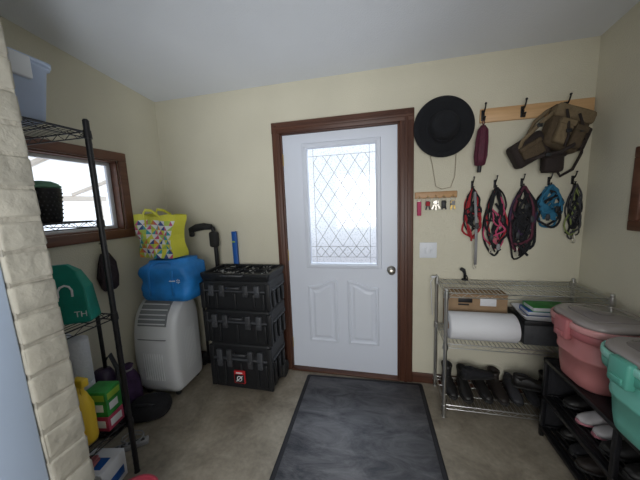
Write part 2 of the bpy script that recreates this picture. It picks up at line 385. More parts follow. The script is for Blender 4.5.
# ---------------------------------------------------------------- floor mat
fm=thing('door_mat','large dark grey rubber-backed floor mat with pale scuffs before the door','mat',(.66,-.80,0),(0,0,.04))
b=MB(); b.loft([rr(0,0,0,.95,1.50,.02),rr(0,0,.006,.95,1.50,.02),rr(0,0,.009,.93,1.48,.02)]); b.obj('border',M_matb,fm)
b=MB(); b.loft([rr(0,0,.009,.89,1.44,.01),rr(0,0,.012,.885,1.435,.01)]); b.obj('pile',M_mat,fm)

# ---------------------------------------------------------------- wire racks
def wire_rack(name,label,loc,W,D,H,levels,mt,pitchw=.028,pr_=.0115):
    e=thing(name,label,'shelf',loc)
    for sx in(0,1):
        for sy in(0,1):
            p=MB(); x=sx*(W-.025)+.0125; y=-(sy*(D-.025)+.0125)
            p.cyl((x,y,.012),(x,y,H),pr_,seg=14); p.cyl((x,y,H),(x,y,H+.008),pr_+.001,.009,seg=14); p.cyl((x,y,0),(x,y,.014),.016,.012,seg=12)
            zz=.06
            while zz<H-.02: p.cyl((x,y,zz),(x,y,zz+.003),pr_+.001,seg=12); zz+=.05
            p.obj('post',mt,e)
    for lv in levels:
        p=MB()
        x0,x1,ya,yb=.02,W-.02,-.02,-D+.02
        for dz,r in((0,.0035),(-.028,.003)):
            for (q0,q1) in(((x0,ya),(x1,ya)),((x0,yb),(x1,yb)),((x0,ya),(x0,yb)),((x1,ya),(x1,yb))):
                p.cyl((*q0,lv+dz),(*q1,lv+dz),r,seg=6)
        n=int((x1-x0)/pitchw)
        for i in range(1,n): x=x0+(x1-x0)*i/n; p.cyl((x,ya,lv+.003),(x,yb,lv+.003),.0020,seg=5)
        for y in(ya-(ya-yb)*.33,ya-(ya-yb)*.66): p.cyl((x0,y,lv-.001),(x1,y,lv-.001),.003,seg=6)
        for y in(ya,yb):
            m=int((x1-x0)/.04); pts=[(x0+(x1-x0)*i/m,y,lv if i%2 else lv-.028) for i in range(m+1)]
            p.tube(pts,.0018,seg=5)
        m=int(abs(yb-ya)/.04)
        for x in(x0,x1): p.tube([(x,ya+(yb-ya)*i/m,lv if i%2 else lv-.028) for i in range(m+1)],.0018,seg=5,ref=(1,0,0))
        for sx in(0,1):
            for sy in(0,1): x=sx*(W-.025)+.0125; y=-(sy*(D-.025)+.0125); p.cyl((x,y,lv-.032),(x,y,lv+.006),.018,.016,seg=12)
        p.obj('wire_shelf',mt,e)
    return e
RKX,RKY=1.19,-.012
wire_rack('wire_shelf_rack','low chrome wire shelf rack standing against the back wall',(RKX,RKY,0),.90,.35,.90,[.085,.53,.88],M_chrome,.024)
SH=[.33,.95,1.44,1.87]
wire_rack('tall_wire_shelf','tall black wire shelving unit loaded with household things',(-1.168,-1.075,0),.60,.36,1.92,SH,M_blkm,pr_=.0135)

# ---------------------------------------------------------------- tool box stack
tb=thing('rolling_tool_box','stacked black plastic rolling tool boxes beside the door','tool box',(-.30,-.225,0))
def tier(z0,z1,w,d,name):
    p=MB(); h=z1-z0
    p.loft([rr(0,0,z0,w*.93,d*.93,.02),rr(0,0,z0+h*.1,w*.95,d*.95,.025),rr(0,0,z0+h*.62,w*.97,d*.97,.025),rr(0,0,z0+h*.64,w,d,.025),rr(0,0,z0+h*.72,w,d,.025),rr(0,0,z0+h*.74,w*.985,d*.985,.025),rr(0,0,z1-.012,w*.985,d*.985,.025),rr(0,0,z1,w*.95,d*.95,.02)],0,False)
    for i in range(-3,4):
        if abs(i)==1: continue
        p.rbox(i*w*.135-.012,i*w*.135+.012,-d*.5-.006,-d*.46,z0+h*.08,z0+h*.6,.004)
    for sx in(-1,1): p.rbox(sx*w*.47-.02,sx*w*.47+.02,-d*.5-.008,-d*.42,z0+.01,z1-.015,.006)
    for i in range(-1,2): p.rbox(w*.485,w*.5+.006,i*.09-.02,i*.09+.02,z0+h*.08,z0+h*.6,.004)
    o=p.obj(name,M_blk,tb)
    l=MB(); l.rbox(-w*.44,w*.44,-d*.5-.010,-d*.49,z0+h*.655,z0+h*.70,.003); l.rbox(w*.49,w*.5+.008,-d*.38,d*.38,z0+h*.655,z0+h*.70,.003); l.obj('grey_trim_band',M_trimg,tb)
    for sx in(-.33,-.17,.17,.33):
        l=MB(); l.rbox(sx*w-.022,sx*w+.022,-d*.5-.018,-d*.5+.004,z0+h*.50,z0+h*.88,.006); l.rbox(sx*w-.015,sx*w+.015,-d*.5-.024,-d*.5-.012,z0+h*.58,z0+h*.66,.003)
        l.obj('latch',M_trimg if abs(sx)>.2 else M_dgrey,tb)
    l=MB(); l.tube([(-.055,-d*.5+.01,z0+h*.8),(-.05,-d*.5-.02,z0+h*.8),(0,-d*.5-.024,z0+h*.8),(.05,-d*.5-.02,z0+h*.8),(.055,-d*.5+.01,z0+h*.8)],.009,seg=8,ref=(0,0,1)); l.obj('handle',M_dgrey,tb)
    return o
tier(.035,.41,.53,.31,'tool_chest'); tier(.415,.69,.57,.32,'tool_box_tier')
tier(.695,.925,.58,.33,'tool_box_tier')
p=MB(); p.loft([rr(0,0,.928,.56,.31,.02),rr(0,0,.965,.58,.33,.02),rr(0,0,.985,.58,.33,.02),rr(0,0,.985,.53,.29,.015),rr(0,0,.962,.53,.29,.015)],0,False)
for i in range(-2,3): p.box(i*.1-.002,i*.1+.002,-.145,.145,.963,.983)
p.box(-.26,.26,-.002,.002,.963,.983); p.obj('organiser_tray',M_blk,tb)
p=MB()
for i in range(70):
    x=random.uniform(-.25,.24);y=random.uniform(-.13,.13); a=random.uniform(0,pi); p.cyl((x,y,.970),(x+.022*math.cos(a),y+.022*math.sin(a),.974),.0035,seg=6)
o=p.obj('screws',mat('zinc',(.40,.40,.38),.5,metal=.3),tb); o['kind']='stuff'
p=MB(); p.tube([(-.09,-.165,.975),(-.085,-.19,.975),(.085,-.19,.975),(.09,-.165,.975)],.009,seg=8,ref=(0,0,1)); p.obj('handle',M_dgrey,tb)
for sx in(-1,1):
    p=MB(); p.lathe([(.02,-.02),(.06,-.022),(.07,-.016),(.07,.016),(.06,.022),(.02,.02)],24,M=T(sx*.255,.11,.07,0,pi/2)); p.obj('wheel',M_rub,tb)
p=MB(); p.rbox(-.055,.040,-.177,-.160,.095,.200,.004); bd=p.obj('badge',M_red,tb,label='small red square maker badge')
p=MB(); p.rbox(-.048,.033,-.1785,-.176,.102,.172,.001); p.obj('badge_panel',M_blk,tb)
p=MB()
p.tube([(-.0075+.020*math.cos(2*pi*i/20),-.179,.137+.020*math.sin(2*pi*i/20)) for i in range(20)],.0035,.0012,seg=6,closed=True)
p.add([(-.040,-.1798,.112),(-.030,-.1798,.112),(.026,-.1798,.162),(.016,-.1798,.162)],[(0,1,2,3)])
p.box(-.035,.02,-.1782,-.1765,.180,.190); p.obj('badge_mark',M_paper,tb)
b=MB(); b.rbox(-.022,.022,-.012,.012,0,1.27,.003); b.rbox(-.014,.014,-.016,.016,.02,1.25,.002)
lv=thing('spirit_level','tall blue box-section spirit level leaning on the back wall','level',(-.475,-.03,0),(.0,0,0))
b.obj('level_bar',M_blue2,lv)
b=MB(); b.cyl((-.012,-.018,1.18),(.012,-.018,1.18),.007,seg=10); b.obj('vial',M_lime,lv)

# ---------------------------------------------------------------- hand truck with sideways grip
ht=thing('hand_truck','black folding hand truck with one mast and a sideways grip','hand truck',(-.72,-.08,0))
b=MB(); b.tube([(.085,0,.06),(.085,0,1.18),(.082,0,1.26),(.07,0,1.31),(.04,0,1.325)],.018,seg=10)
b.tube([(-.10,0,.1),(-.10,0,.78),(-.07,0,.82),(.085,0,.82)],.012,seg=8)
for z_ in(.3,.6): b.cyl((-.10,0,z_),(.085,0,z_),.01,seg=8)
b.obj('frame',M_blkm,ht)
b=MB(); b.tube([(.06,0,1.318),(.0,-.015,1.325),(-.08,-.02,1.315),(-.14,-.02,1.295)],[.024,.030,.032,.024],seg=12,ref=(0,0,1)); b.rbox(.045,.12,-.04,.02,1.14,1.28,.02); b.rbox(-.15,-.110,-.04,.0,1.235,1.305,.014); b.obj('handle_grip',M_rub,ht)
b=MB(); b.rbox(-.12,.10,-.03,.02,.03,.05,.005); b.obj('toe_plate',M_blkm,ht)
for x in(-.14,.115):
    p=MB(); p.lathe([(.015,-.012),(.05,-.013),(.06,-.008),(.06,.008),(.05,.013),(.015,.012)],24,M=T(x,0,.06,0,pi/2)); p.obj('wheel',M_rub,ht)

# ---------------------------------------------------------------- portable AC
ac=thing('portable_air_conditioner','white portable air conditioner with curved front and grey louver','air conditioner',(-.950,-.375,0),(0,0,.07))
w=.375
prof=[(.150,.045),(.165,.08),(.168,.30),(.165,.60),(.152,.69),(.125,.742),(.080,.772),(.02,.782),(-.035,.768),(-.085,.735),(-.128,.682),(-.160,.61),(-.180,.52),(-.190,.42),(-.194,.30),(-.189,.17),(-.175,.08),(-.15,.04),(.13,.035)]
b=MB(); rings=[]
cz=.42
for x,s_ in((-w/2,.74),(-w/2+.006,.84),(-w/2+.018,.91),(-w/2+.036,.96),(-w/2+.065,.99),(-.05,1.008),(0,1.012),(.05,1.008),(w/2-.065,.99),(w/2-.036,.96),(w/2-.018,.91),(w/2-.006,.84),(w/2,.74)):
    rings.append([(x,y*s_,cz+(z_-cz)*(1-(1-s_)*.35)) for y,z_ in prof])
b.loft(rings,0,True); b.obj('body',M_ac,ac)
def arc_pt(t):
    seg_=[(-.168,.59),(-.153,.64),(-.128,.685),(-.085,.737),(-.035,.770)]
    t=t*(len(seg_)-1); i=min(int(t),len(seg_)-2); f_=t-i
    return (seg_[i][0]*(1-f_)+seg_[i+1][0]*f_,seg_[i][1]*(1-f_)+seg_[i+1][1]*f_)
b=MB(); rings=[]
for t in (0.02,.25,.5,.75,.98):
    y,z_=arc_pt(t); rings.append([(-.120,y-.006,z_+.006),(.120,y-.006,z_+.006),(.120,y+.01,z_-.008),(-.120,y+.01,z_-.008)])
b.loft(rings,0,False); b.obj('louver_recess',M_acg,ac)
b=MB()
for i in range(6):
    y,z_=arc_pt(.08+i*.168); b.cyl((-.115,y-.010,z_+.010),(.115,y-.010,z_+.010),.005,seg=8)
b.obj('louver',M_ac,ac)
b=MB()
for i in range(9):
    x=-.08+i*.02; b.rbox(x-.002,x+.002,-.1975,-.185,.16,.38,.002)
b.obj('front_grille',M_ac,ac)
b=MB(); b.rbox(-.12,.12,-.190,-.178,.49,.495,.001); b.obj('seam',M_acg,ac)
b=MB()
for i in range(8): b.rbox(w/2-.012,w/2+.001,-.06+i*.018-.0025,-.06+i*.018+.0025,.18,.52,.001)
b.obj('side_vent',M_ac,ac)
for sx in(-1,1):
    for sy in(-1,1):
        p=MB(); p.lathe([(.01,-.012),(.022,-.012),(.025,-.006),(.025,.006),(.022,.012),(.01,.012)],16,M=T(sx*.13,sy*.12,.025,0,pi/2)); p.rbox(sx*.13-.02,sx*.13+.02,sy*.12-.012,sy*.12+.012,.025,.05,.004); p.obj('castor',M_blk,ac)

# ---------------------------------------------------------------- blue insulated bag
bb=thing('insulated_bag','bright blue soft insulated shopping bag resting on the air conditioner','bag',(-.835,-.37,.786),(0,0,.05))
b=MB(); rg=[]
zs_=[0,.006,.02,.045,.07,.095,.12,.145,.17,.195,.22,.245,.265,.283,.297,.303]
for j,z_ in enumerate(zs_):
    v=z_/.303
    w_=.385+.05*math.sin(pi*min(1,v*1.05))**.5; d_=.24+.045*math.sin(pi*min(1,v*1.05))**.5
    if v>.93: w_*=.90; d_*=.72
    rg.append([(x+.010*math.sin(13*y+23*z_)*(z_>.02)+.004*math.sin(60*z_+20*y),y+(.010*math.sin(15*x+z_*34)+.005*math.sin(41*x-z_*55)+.004*math.sin(70*z_+11*x))*(z_>.02),z_+(.016*math.sin(9*x+1)+.009*math.sin(21*x-2))*max(0,v-.6)*2.2) for x,y,_ in rr(0,0,0,w_,d_,.05,10)])
b.loft(rg,0,True); b.obj('bag_body',M_blue,bb)
b=MB(); b.tube([(-.15,0,.306),(-.05,.004,.300),(.05,0,.310),(.15,0,.308)],.005,seg=8); b.obj('zipper',M_dgrey,bb)
for sy in(-1,1):
    b=MB(); b.tube([(-.10,sy*.150,.05),(-.10,sy*.154,.15),(-.10,sy*.150,.23),(-.085,sy*.13,.285),(-.04,sy*.105,.303),(.04,sy*.10,.305),(.085,sy*.125,.29),(.10,sy*.150,.23),(.10,sy*.154,.15),(.10,sy*.150,.05)],.012,.003,seg=8,ref=(0,1,.01)); b.obj('strap',M_blue,bb)
b=MB()
for i in range(6):
    a=i*pi/3; b.rbox(-.0025,.0025,-.001,.001,.006,.017,.001,M=T(.155,-.158,.17)@Matrix.Rotation(a,4,'Y'))
b.rbox(.08,.125,-.160,-.150,.166,.172,.001); b.obj('printed_mark',M_paper,bb)

# ---------------------------------------------------------------- patchwork tote
pm=[mat('patch_%s'%n,c,.7,bump=.5,bscale=18) for n,c in(('yellow',(.60,.58,.05)),('white',(.66,.68,.66)),('teal',(.03,.30,.33)),('pink',(.55,.08,.18)),('lime',(.38,.50,.08)),('orange',(.62,.22,.04)),('navy',(.03,.06,.22)))]
tt=thing('tote_bag','patchwork triangle tote bag with yellow trim and loose handles','bag',(-.905,-.38,1.115),(0,0,-.14))
b=MB(); nx,nz=10,9
def tp(side,u,v):
    z_=.325*v+ (.016*math.sin(u*8+1) if v>.9 else 0); hw=.165+.045*v+.008*math.sin(v*9); x=(u-.5)*2*hw; dep=(.075-.025*v)
    return (x,side*dep+.012*math.sin(u*8+v*6)+.006*math.sin(u*21-v*13),z_+.008*math.sin(u*5)*v)
for side in(-1,1):
    vs=[tp(side,i/nx,j/nz) for j in range(nz+1) for i in range(nx+1)]
    for j in range(nz):
        for i in range(nx):
            a=j*(nx+1)+i; q=(a,a+1,a+nx+2,a+nx+1)
            c1,c2=random.choice([0,2,3,4,1,6,5,2,3]),random.choice([1,1,1,4,0])
            if j==nz-1: c1=c2=0
            if (i+j)%2: t1,t2=(q[0],q[1],q[2]),(q[0],q[2],q[3])
            else: t1,t2=(q[0],q[1],q[3]),(q[1],q[2],q[3])
            b.add([vs[k] for k in t1],[(0,1,2)],c1); b.add([vs[k] for k in t2],[(0,1,2)],c2)
for u in(0,1):
    vs=[tp(-1,u,j/nz) for j in range(nz+1)]+[tp(1,u,j/nz) for j in range(nz+1)]
    b.add(vs,[(j,j+1,nz+2+j,nz+1+j) for j in range(nz)],0)
b.add([tp(-1,0,0),tp(-1,1,0),tp(1,1,0),tp(1,0,0)],[(0,1,2,3)],0)
b.obj('tote_body',pm,tt)
for sy in(-1,1):
    b=MB(); b.tube([(-.08,sy*.062,.24),(-.08,sy*.060,.30),(-.085,sy*.055-.01,.345),(-.04,sy*.05-.03,.372),(.03,sy*.05-.035,.365),(.075,sy*.055-.02,.335),(.08,sy*.060,.30),(.08,sy*.062,.24)],.011,.003,seg=8); b.obj('strap',pm[0],tt)

# ---------------------------------------------------------------- vacuum & clutter
vc=thing('upright_vacuum','dark purple upright vacuum cleaner parked by the shelving','vacuum cleaner',(-1.045,-.86,0),(0,0,.35))
b=MB(); b.loft([rr(0,-.02,.01,.20,.16,.05),rr(0,-.02,.05,.20,.16,.05),rr(0,-.01,.09,.17,.13,.05)],0,True); b.obj('cleaner_head',M_blk,vc)
b=MB(); b.lathe([(.05,.08),(.065,.11),(.07,.2),(.07,.36),(.06,.40),(.045,.43)],24); b.obj('motor_body',M_purple,vc)
b=MB(); b.lathe([(.050,.18),(.052,.19),(.052,.32),(.05,.33)],24,M=T(.01,-.035,0)); b.obj('dust_canister',mat('smoked_canister',(.06,.045,.08),.15),vc)
b=MB(); b.tube([(0,.03,.40),(0,.03,.7),(0,.03,.86),(0,.02,.90),(0,-.02,.91)],.012,seg=10,ref=(1,0,0)); b.obj('handle',M_blk,vc)
b=MB(); b.tube([(.06,.0,.12),(.085,.01,.25),(.08,.02,.42),(.04,.03,.52),(.0,.03,.48)],.014,seg=10,ref=(1,0,0)); b.obj('hose',M_dgrey,vc)
b=thing('gym_bag','slumped black duffel bag on the floor before the air conditioner','bag',(-.85,-.72,0),(0,0,.4))
p=MB(); p.ell((0,0,.07),(.14,.10,.072),22,p=.75); p.obj('bag_body',M_blkc,b)
p=MB(); p.tube([(-.06,-.05,.12),(-.05,-.08,.15),(.02,-.09,.155),(.06,-.06,.12)],.01,.003,seg=8); p.obj('strap',M_dgrey,b)
b=thing('purple_pouch','dark purple drawstring pouch slumped by the side wall','pouch',(-1.075,-.67,0),(0,0,.3))
p=MB(); p.lathe([(.05,.0),(.078,.03),(.082,.12),(.07,.22),(.045,.28),(.03,.31),(.04,.34)],24,wob=lambda a,z_:.07*math.sin(5*a+z_*15)); p.obj('pouch_body',M_purplec,b)
p=MB(); p.lathe([(.034,.30),(.037,.308),(.034,.316)],16); p.obj('drawstring',M_greyc,b)
b=thing('wall_bag','small dark cloth bag hanging on the side wall below the window','bag',(XL+.045,-.66,.92))
p=MB(); p.loft([[(y_*.5+.004*math.sin(30*x),x+.004*math.sin(40*z_),0+z_) for x,y_,_ in rr(0,0,0,w_,d_,.03)] for z_,w_,d_ in((0,.08,.05),(.02,.11,.09),(.10,.125,.13),(.20,.11,.10),(.27,.06,.05))],0,True); p.obj('bag_body',M_duskbag,b)
p=MB(); p.tube([(0,-.02,.26),(0,-.012,.31),(.005,0,.355),(0,.012,.31),(0,.02,.26)],.007,.003,seg=8,ref=(1,0,0)); p.obj('strap',M_blkc,b)
b=thing('wall_hook','small black hook screwed into the side wall','hook',(XL,-.66,1.26)); p=MB(); p.tube([(0,0,0),(.03,0,0),(.05,0,.01),(.055,0,.03)],.004,seg=6); p.obj('hook_arm',M_blkm,b)

# ---------------------------------------------------------------- things on tall shelf
s1,s2,s3,s4=[z_+.0055 for z_ in SH]
e=thing('storage_bin','frosted pale blue storage bin with lid on the top shelf','storage bin',(-.80,-1.315,s4))
b=MB(); b.loft([rr(0,0,0,.40,.18,.03),rr(0,0,.21,.44,.22,.03),rr(0,0,.212,.46,.235,.03),rr(0,0,.222,.46,.235,.03)],0,True); b.obj('bin_body',M_bin,e)
b=MB(); b.loft([rr(0,0,.2225,.47,.24,.03),rr(0,0,.238,.47,.24,.03),rr(0,0,.24,.42,.20,.03),rr(0,0,.248,.41,.19,.03)],0,True); b.obj('lid',M_bin,e)
b=MB(); b.rbox(.215,.238,-.035,.035,.15,.235,.006); b.obj('latch',M_white,e)
e=thing('mesh_basket','round black perforated basket on the second shelf','basket',(-.74,-1.21,s3))
b=MB(); b.lathe([(.052,0),(.056,.004),(.068,.15),(.07,.156),(.065,.156),(.053,.008),(.002,.008)],32); 
b.obj('basket_body',M_blkm,e)
b=MB()
for i in range(24):
    for j in range(7):
        a=2*pi*(i+.5*(j%2))/24; z_=.02+j*.019; r=.0575+.012*z_/.15; b.rbox(-.003,.003,-.002,.001,-.004,.004,.001,1,M=T(r*math.cos(a),r*math.sin(a),z_,rz=a+pi/2))
b.obj('perforations',M_dgrey,e)
e=thing('knit_beanie','pale green knitted beanie folded on top of the basket','hat',(-.74,-1.21,s3+.157))
b=MB(); b.lathe([(.060,0),(.066,.006),(.064,.02),(.04,.032),(.01,.036)],24,wob=lambda a,z_:.04*math.sin(5*a)); b.lathe([(.062,.0),(.069,.004),(.069,.012),(.063,.014)],24); b.obj('knitted_crown',mat('pale_green',(.13,.27,.19),.85),e)
e=thing('reusable_bag','teal green angular reusable bag with white print on the shelf','bag',(-.70,-1.205,s2),(0,0,.50))
b=MB(); b.loft([rr(0,0,0,.20,.09,.008,2),rr(0,0,.01,.215,.10,.008,2),rr(-.005,.0,.17,.20,.08,.008,2),rr(-.02,0,.25,.165,.05,.006,2),rr(-.035,0,.285,.11,.02,.004,2)],0,False); b.obj('bag_body',M_teal,e)
b=MB(); b.tube([(-.010,-.049,.135),(-.010,-.047,.165),(0,-.045,.183),(.018,-.044,.190),(.036,-.045,.183),(.046,-.047,.165),(.046,-.049,.135)],.005,.002,seg=8); b.obj('printed_arch',M_paper,e)
text_mesh('printed_letters','TH',.040,M_paper,e,(0.070,-.0525,.045),(pi/2-.03,0,0))
e=thing('white_tub','round white plastic tub at the back of the shelf','tub',(-.92,-1.13,s2))
b=MB(); b.lathe([(.045,0),(.052,.09),(.056,.092),(.056,.105),(.01,.106)],24); b.obj('tub_body',M_paper,e)
b=MB(); b.lathe([(.058,.094),(.058,.110),(.05,.113),(.005,.113)],24); b.obj('lid',M_pinkd,e)
e=thing('snack_box','small brown and red snack carton on the shelf','box',(-.80,-1.115,s2),(0,0,-.1))
b=MB(); b.rbox(-.04,.04,-.02,.02,0,.12,.002); b.obj('carton',M_card,e)
b=MB(); b.rbox(-.035,.035,-.0208,-.0195,.05,.10,.0005); b.obj('printed_label',M_red,e)
# shelf 4
e=thing('pink_box','pinkish red carton under the green carton on the lowest shelf','box',(-.672,-1.140,s1),(0,0,.15))
b=MB(); b.rbox(-.06,.06,-.05,.05,0,.08,.003); b.obj('carton',mat('rose_card',(.40,.04,.09),.5),e)
b=MB(); b.rbox(-.045,.045,-.0515,-.05,.02,.06,.0006); b.rbox(.06,.0612,-.035,.035,.02,.06,.0006); b.obj('printed_label',M_paper,e)
e=thing('green_box','green and lime printed carton stacked on the pink carton','box',(-.672,-1.140,s1+.081),(0,0,.2))
b=MB(); b.rbox(-.06,.06,-.05,.05,0,.14,.003); b.obj('carton',M_green,e)
b=MB(); b.rbox(-.05,.05,-.0515,-.05,.09,.125,.0007); b.rbox(.06,.0615,-.04,.04,.09,.125,.0007); b.obj('printed_band',M_lime,e)
b=MB(); b.rbox(.06,.0618,-.035,.02,.03,.07,.0005); b.rbox(-.03,.04,-.0518,-.05,.03,.07,.0005); b.obj('printed_panel',M_paper,e)
e=thing('red_box','red carton lying near the yellow bottle','box',(-.655,-1.365,s1),(0,0,.05))
b=MB(); b.rbox(-.06,.06,-.055,.055,0,.09,.003); b.obj('carton',M_red,e)
b=MB(); b.rbox(.06,.0612,-.04,.03,.03,.06,.0005); b.rbox(-.03,.03,-.03,.03,.09,.0912,.0005); b.obj('printed_label',M_paper,e)
e=thing('yellow_bottle','large yellow spray bottle on the lowest shelf','bottle',(-.665,-1.248,s1)); e.scale=(1.45,1.45,1.6)
b=MB(); b.lathe([(.03,0),(.034,.01),(.034,.12),(.02,.16),(.013,.17),(.013,.19)],20); b.obj('bottle_body',M_yellow,e)
b=MB(); b.rbox(-.015,.035,-.012,.012,.19,.215,.004); b.rbox(.01,.018,-.006,.006,.15,.19,.002); b.obj('spray_head',M_yellow,e)
k=0
for (x,y,zz_,lab) in((-.80,-1.145,s1,'white paper towel roll standing on the lowest shelf'),(-.92,-1.145,s1,'white paper towel roll standing on the lowest shelf'),(-.80,-1.145,s1+.2405,'white paper towel roll stacked on another roll'),(-.92,-1.145,s1+.2405,'white paper towel roll stacked on another roll')):
    e=thing('paper_towel_roll',lab,'paper towel',(x,y,zz_),group='paper towel rolls on the lowest shelf')
    b=MB(); b.lathe([(.018,0),(.054,0),(.056,.004),(.056,.236),(.054,.24),(.018,.24)],28,wob=lambda a,z_:.012*math.sin(3*a)); b.obj('towel_sheet',mat('soft_paper',(.50,.52,.56),.9,bump=.4,bscale=60),e)
    b=MB(); b.lathe([(.0175,.001),(.0175,.2395),(.015,.2395),(.015,.001)],16); b.obj('core',M_card,e)
e=thing('plastic_bag','crumpled pale plastic bag filled behind the cartons','bag',(-1.05,-1.26,s1))
b=MB(); b.lathe([(.05,0),(.075,.04),(.080,.14),(.075,.28),(.06,.38),(.03,.42),(.045,.47)],24,wob=lambda a,z_:.09*math.sin(5*a+z_*20)+.05*math.sin(9*a-z_*31)); b.obj('bag_body',mat('pale_bag',(.45,.52,.60),.5,bump=.6,bscale=25),e)
b=MB(); b.lathe([(.034,.41),(.037,.418),(.034,.426)],16); b.obj('tie',M_blk,e)
e=thing('power_strip','grey power strip with coiled cord on the floor beside the shelving','power strip',(-.76,-.97,0),(0,0,.7))
b=MB(); b.rbox(-.10,.10,-.025,.025,0,.03,.006); b.obj('strip_body',M_greyc,e)
b=MB()
for i in range(5): b.rbox(-.08+i*.035,-.06+i*.035,-.012,.012,.03,.0312,.0005)
b.obj('socket_face',M_dgrey,e)
b=MB(); b.tube([(.06*math.cos(a*.7)+.02,.05*math.sin(a*.7),.036+.003*a) for a in range(0,16)],.004,seg=6,ref=(0,0,1)); b.obj('cord',M_greyc,e)
e=thing('white_box','white and blue printed carton on the floor under the shelving','box',(-.70,-1.20,0),(0,0,.2))
b=MB(); b.rbox(-.09,.09,-.08,.08,0,.16,.003); b.obj('carton',M_paper,e)
b=MB(); b.rbox(.09,.0912,-.06,.06,.03,.08,.0005); b.rbox(-.07,.06,-.05,.02,.16,.1612,.0005); b.obj('printed_panel',M_blue2,e)
e=thing('folded_cloth','folded dusky red cloth laid on the white carton','cloth',(-.72,-1.24,.162),(0,0,.3))
b=MB(); b.rbox(-.05,.05,-.04,.04,0,.02,.009); b.rbox(-.048,.046,-.038,.038,.019,.035,.008); b.obj('cloth_folds',M_pinkd,e)
e=thing('black_crate','small black plastic crate on the floor under the shelving','crate',(-1.0,-1.25,0))
b=MB(); b.loft([rr(0,0,0,.24,.22,.02),rr(0,0,.15,.26,.24,.02),rr(0,0,.15,.245,.225,.02),rr(0,0,.01,.225,.205,.02)],0,False)
for i in range(5): b.rbox(-.1+i*.05-.008,-.1+i*.05+.008,.115,.124,.02,.14,.003)
b.obj('crate_body',M_blk,e)
e=thing('red_tub','round pinkish red plastic tub on the floor','tub',(-.33,-1.33,0))
b=MB(); b.lathe([(.085,0),(.092,.005),(.105,.165),(.116,.17),(.116,.178),(.10,.178),(.086,.012),(.003,.012)],36); b.obj('tub_body',mat('rose_red_plastic',(.42,.05,.08),.35),e)

# ---------------------------------------------------------------- wall things
h=thing('felt_hat','wide-brimmed black felt hat hung flat on the wall','hat',(1.225,-.012,1.985))
b=MB(); M0=Matrix.Rotation(pi/2,4,'X')
b.lathe([(.205,.012),(.208,.016),(.204,.020),(.17,.012),(.13,.010),(.105,.014),(.098,.03),(.092,.08),(.085,.10),(.065,.112),(.03,.104),(.004,.100)],48,M=M0,sx=.95,sy=1.02,wob=lambda a,z_:.02*math.cos(2*a)); b.obj('hat_crown_and_brim',M_felt,h)
b=MB(); b.lathe([(.107,.016),(.106,.018),(.100,.038),(.1005,.042),(.097,.042)],48,M=M0,sx=.95,sy=1.02); b.obj('hat_band',M_blkc,h)
b=MB(); b.tube([(-.09,-.006,-.16),(-.07,-.005,-.24),(-.055,-.005,-.33),(-.04,-.004,-.41),(.0,-.004,-.43)],.0018,seg=6)
b.tube([(.0,-.004,-.43),(.06,-.004,-.42),(.085,-.005,-.34),(.09,-.006,-.16)],.0018,seg=6); b.obj('chin_cord',M_tan,h)
rk=thing('coat_rack','natural pine board with black iron hooks on the wall','coat rack',(1.785,0,2.035))
b=MB(); b.rbox(-.325,.325,-.02,0,-.045,.045,.004); b.obj('board',M_pine,rk)
def iron_hook(b,x,z=0,s=1,y=-.02):
    b.rbox(x-.011*s,x+.011*s,y-.004,y,z-.035*s,z+.035*s,.003)
    b.tube([(x,y-.003,z+.01*s),(x,y-.03*s,z+.02*s),(x,y-.045*s,z+.045*s),(x,y-.05*s,z+.06*s)],.0045*s,seg=8,ref=(1,0,0)); b.ell((x,y-.05*s,z+.064*s),(.008*s,)*3,8)
    b.tube([(x,y-.003,z-.01*s),(x,y-.018*s,z-.035*s),(x,y-.035*s,z-.04*s),(x,y-.042*s,z-.022*s)],.0045*s,seg=8,ref=(1,0,0)); b.ell((x,y-.042*s,z-.018*s),(.007*s,)*3,8)
for x in(-.31,-.075,.165):
    b=MB(); iron_hook(b,x); b.obj('hook',M_blkm,rk)
u=thing('folded_umbrella','closed dark maroon compact umbrella hanging from a hook','umbrella',(1.47,-.052,1.965),(0,.05,0))
b=MB(); b.lathe([(.006,-.27),(.030,-.26),(.038,-.2),(.036,-.1),(.030,-.03),(.012,.0)],32,wob=lambda a,z_:.12*math.sin(8*a)); b.obj('canopy',M_maroon,u)
b=MB(); b.cyl((0,0,-.31),(0,0,-.265),.012,.014,seg=12); b.obj('handle',M_blk,u)
b=MB(); b.tube([(0,0,0),(-.008,0,.02),(-.004,.0,.032),(.008,0,.02),(0,0,0)],.003,seg=6); b.obj('wrist_loop',M_maroon,u)
# pack
pk=thing('canvas_pack','worn khaki and dark brown canvas pack slung from a hook','backpack',(1.835,-.02,1.855))
pk.scale=(.88,.90,.98)
Rb=T(.085,-.085,.02)@Matrix.Rotation(.35,4,'Y')
b=MB(); b.rbox(-.115,.115,-.065,.065,-.125,.12,.035,4,M=Rb,jit=.0015); b.obj('main_compartment',M_bag1,pk)
b=MB(); b.rbox(-.12,.12,-.078,.05,.055,.135,.022,3,M=Rb,jit=.0015); b.obj('top_flap',M_bag2,pk)
b=MB(); b.rbox(-.08,.005,-.110,-.055,-.105,.035,.014,3,M=Rb); b.rbox(-.083,.008,-.117,-.06,.005,.040,.008,2,M=Rb); b.obj('front_pocket',M_bag2,pk)
b=MB(); b.rbox(.015,.09,-.105,-.055,-.105,.02,.014,3,M=Rb); b.rbox(.012,.093,-.112,-.06,-.01,.026,.008,2,M=Rb); b.obj('front_pocket',M_bag1,pk)
b=MB(); b.rbox(.105,.148,-.045,.04,-.09,.05,.014,3,M=Rb); b.obj('side_pocket',M_bag3,pk)
Rc=T(-.125,-.07,-.085)@Matrix.Rotation(-.50,4,'Y')
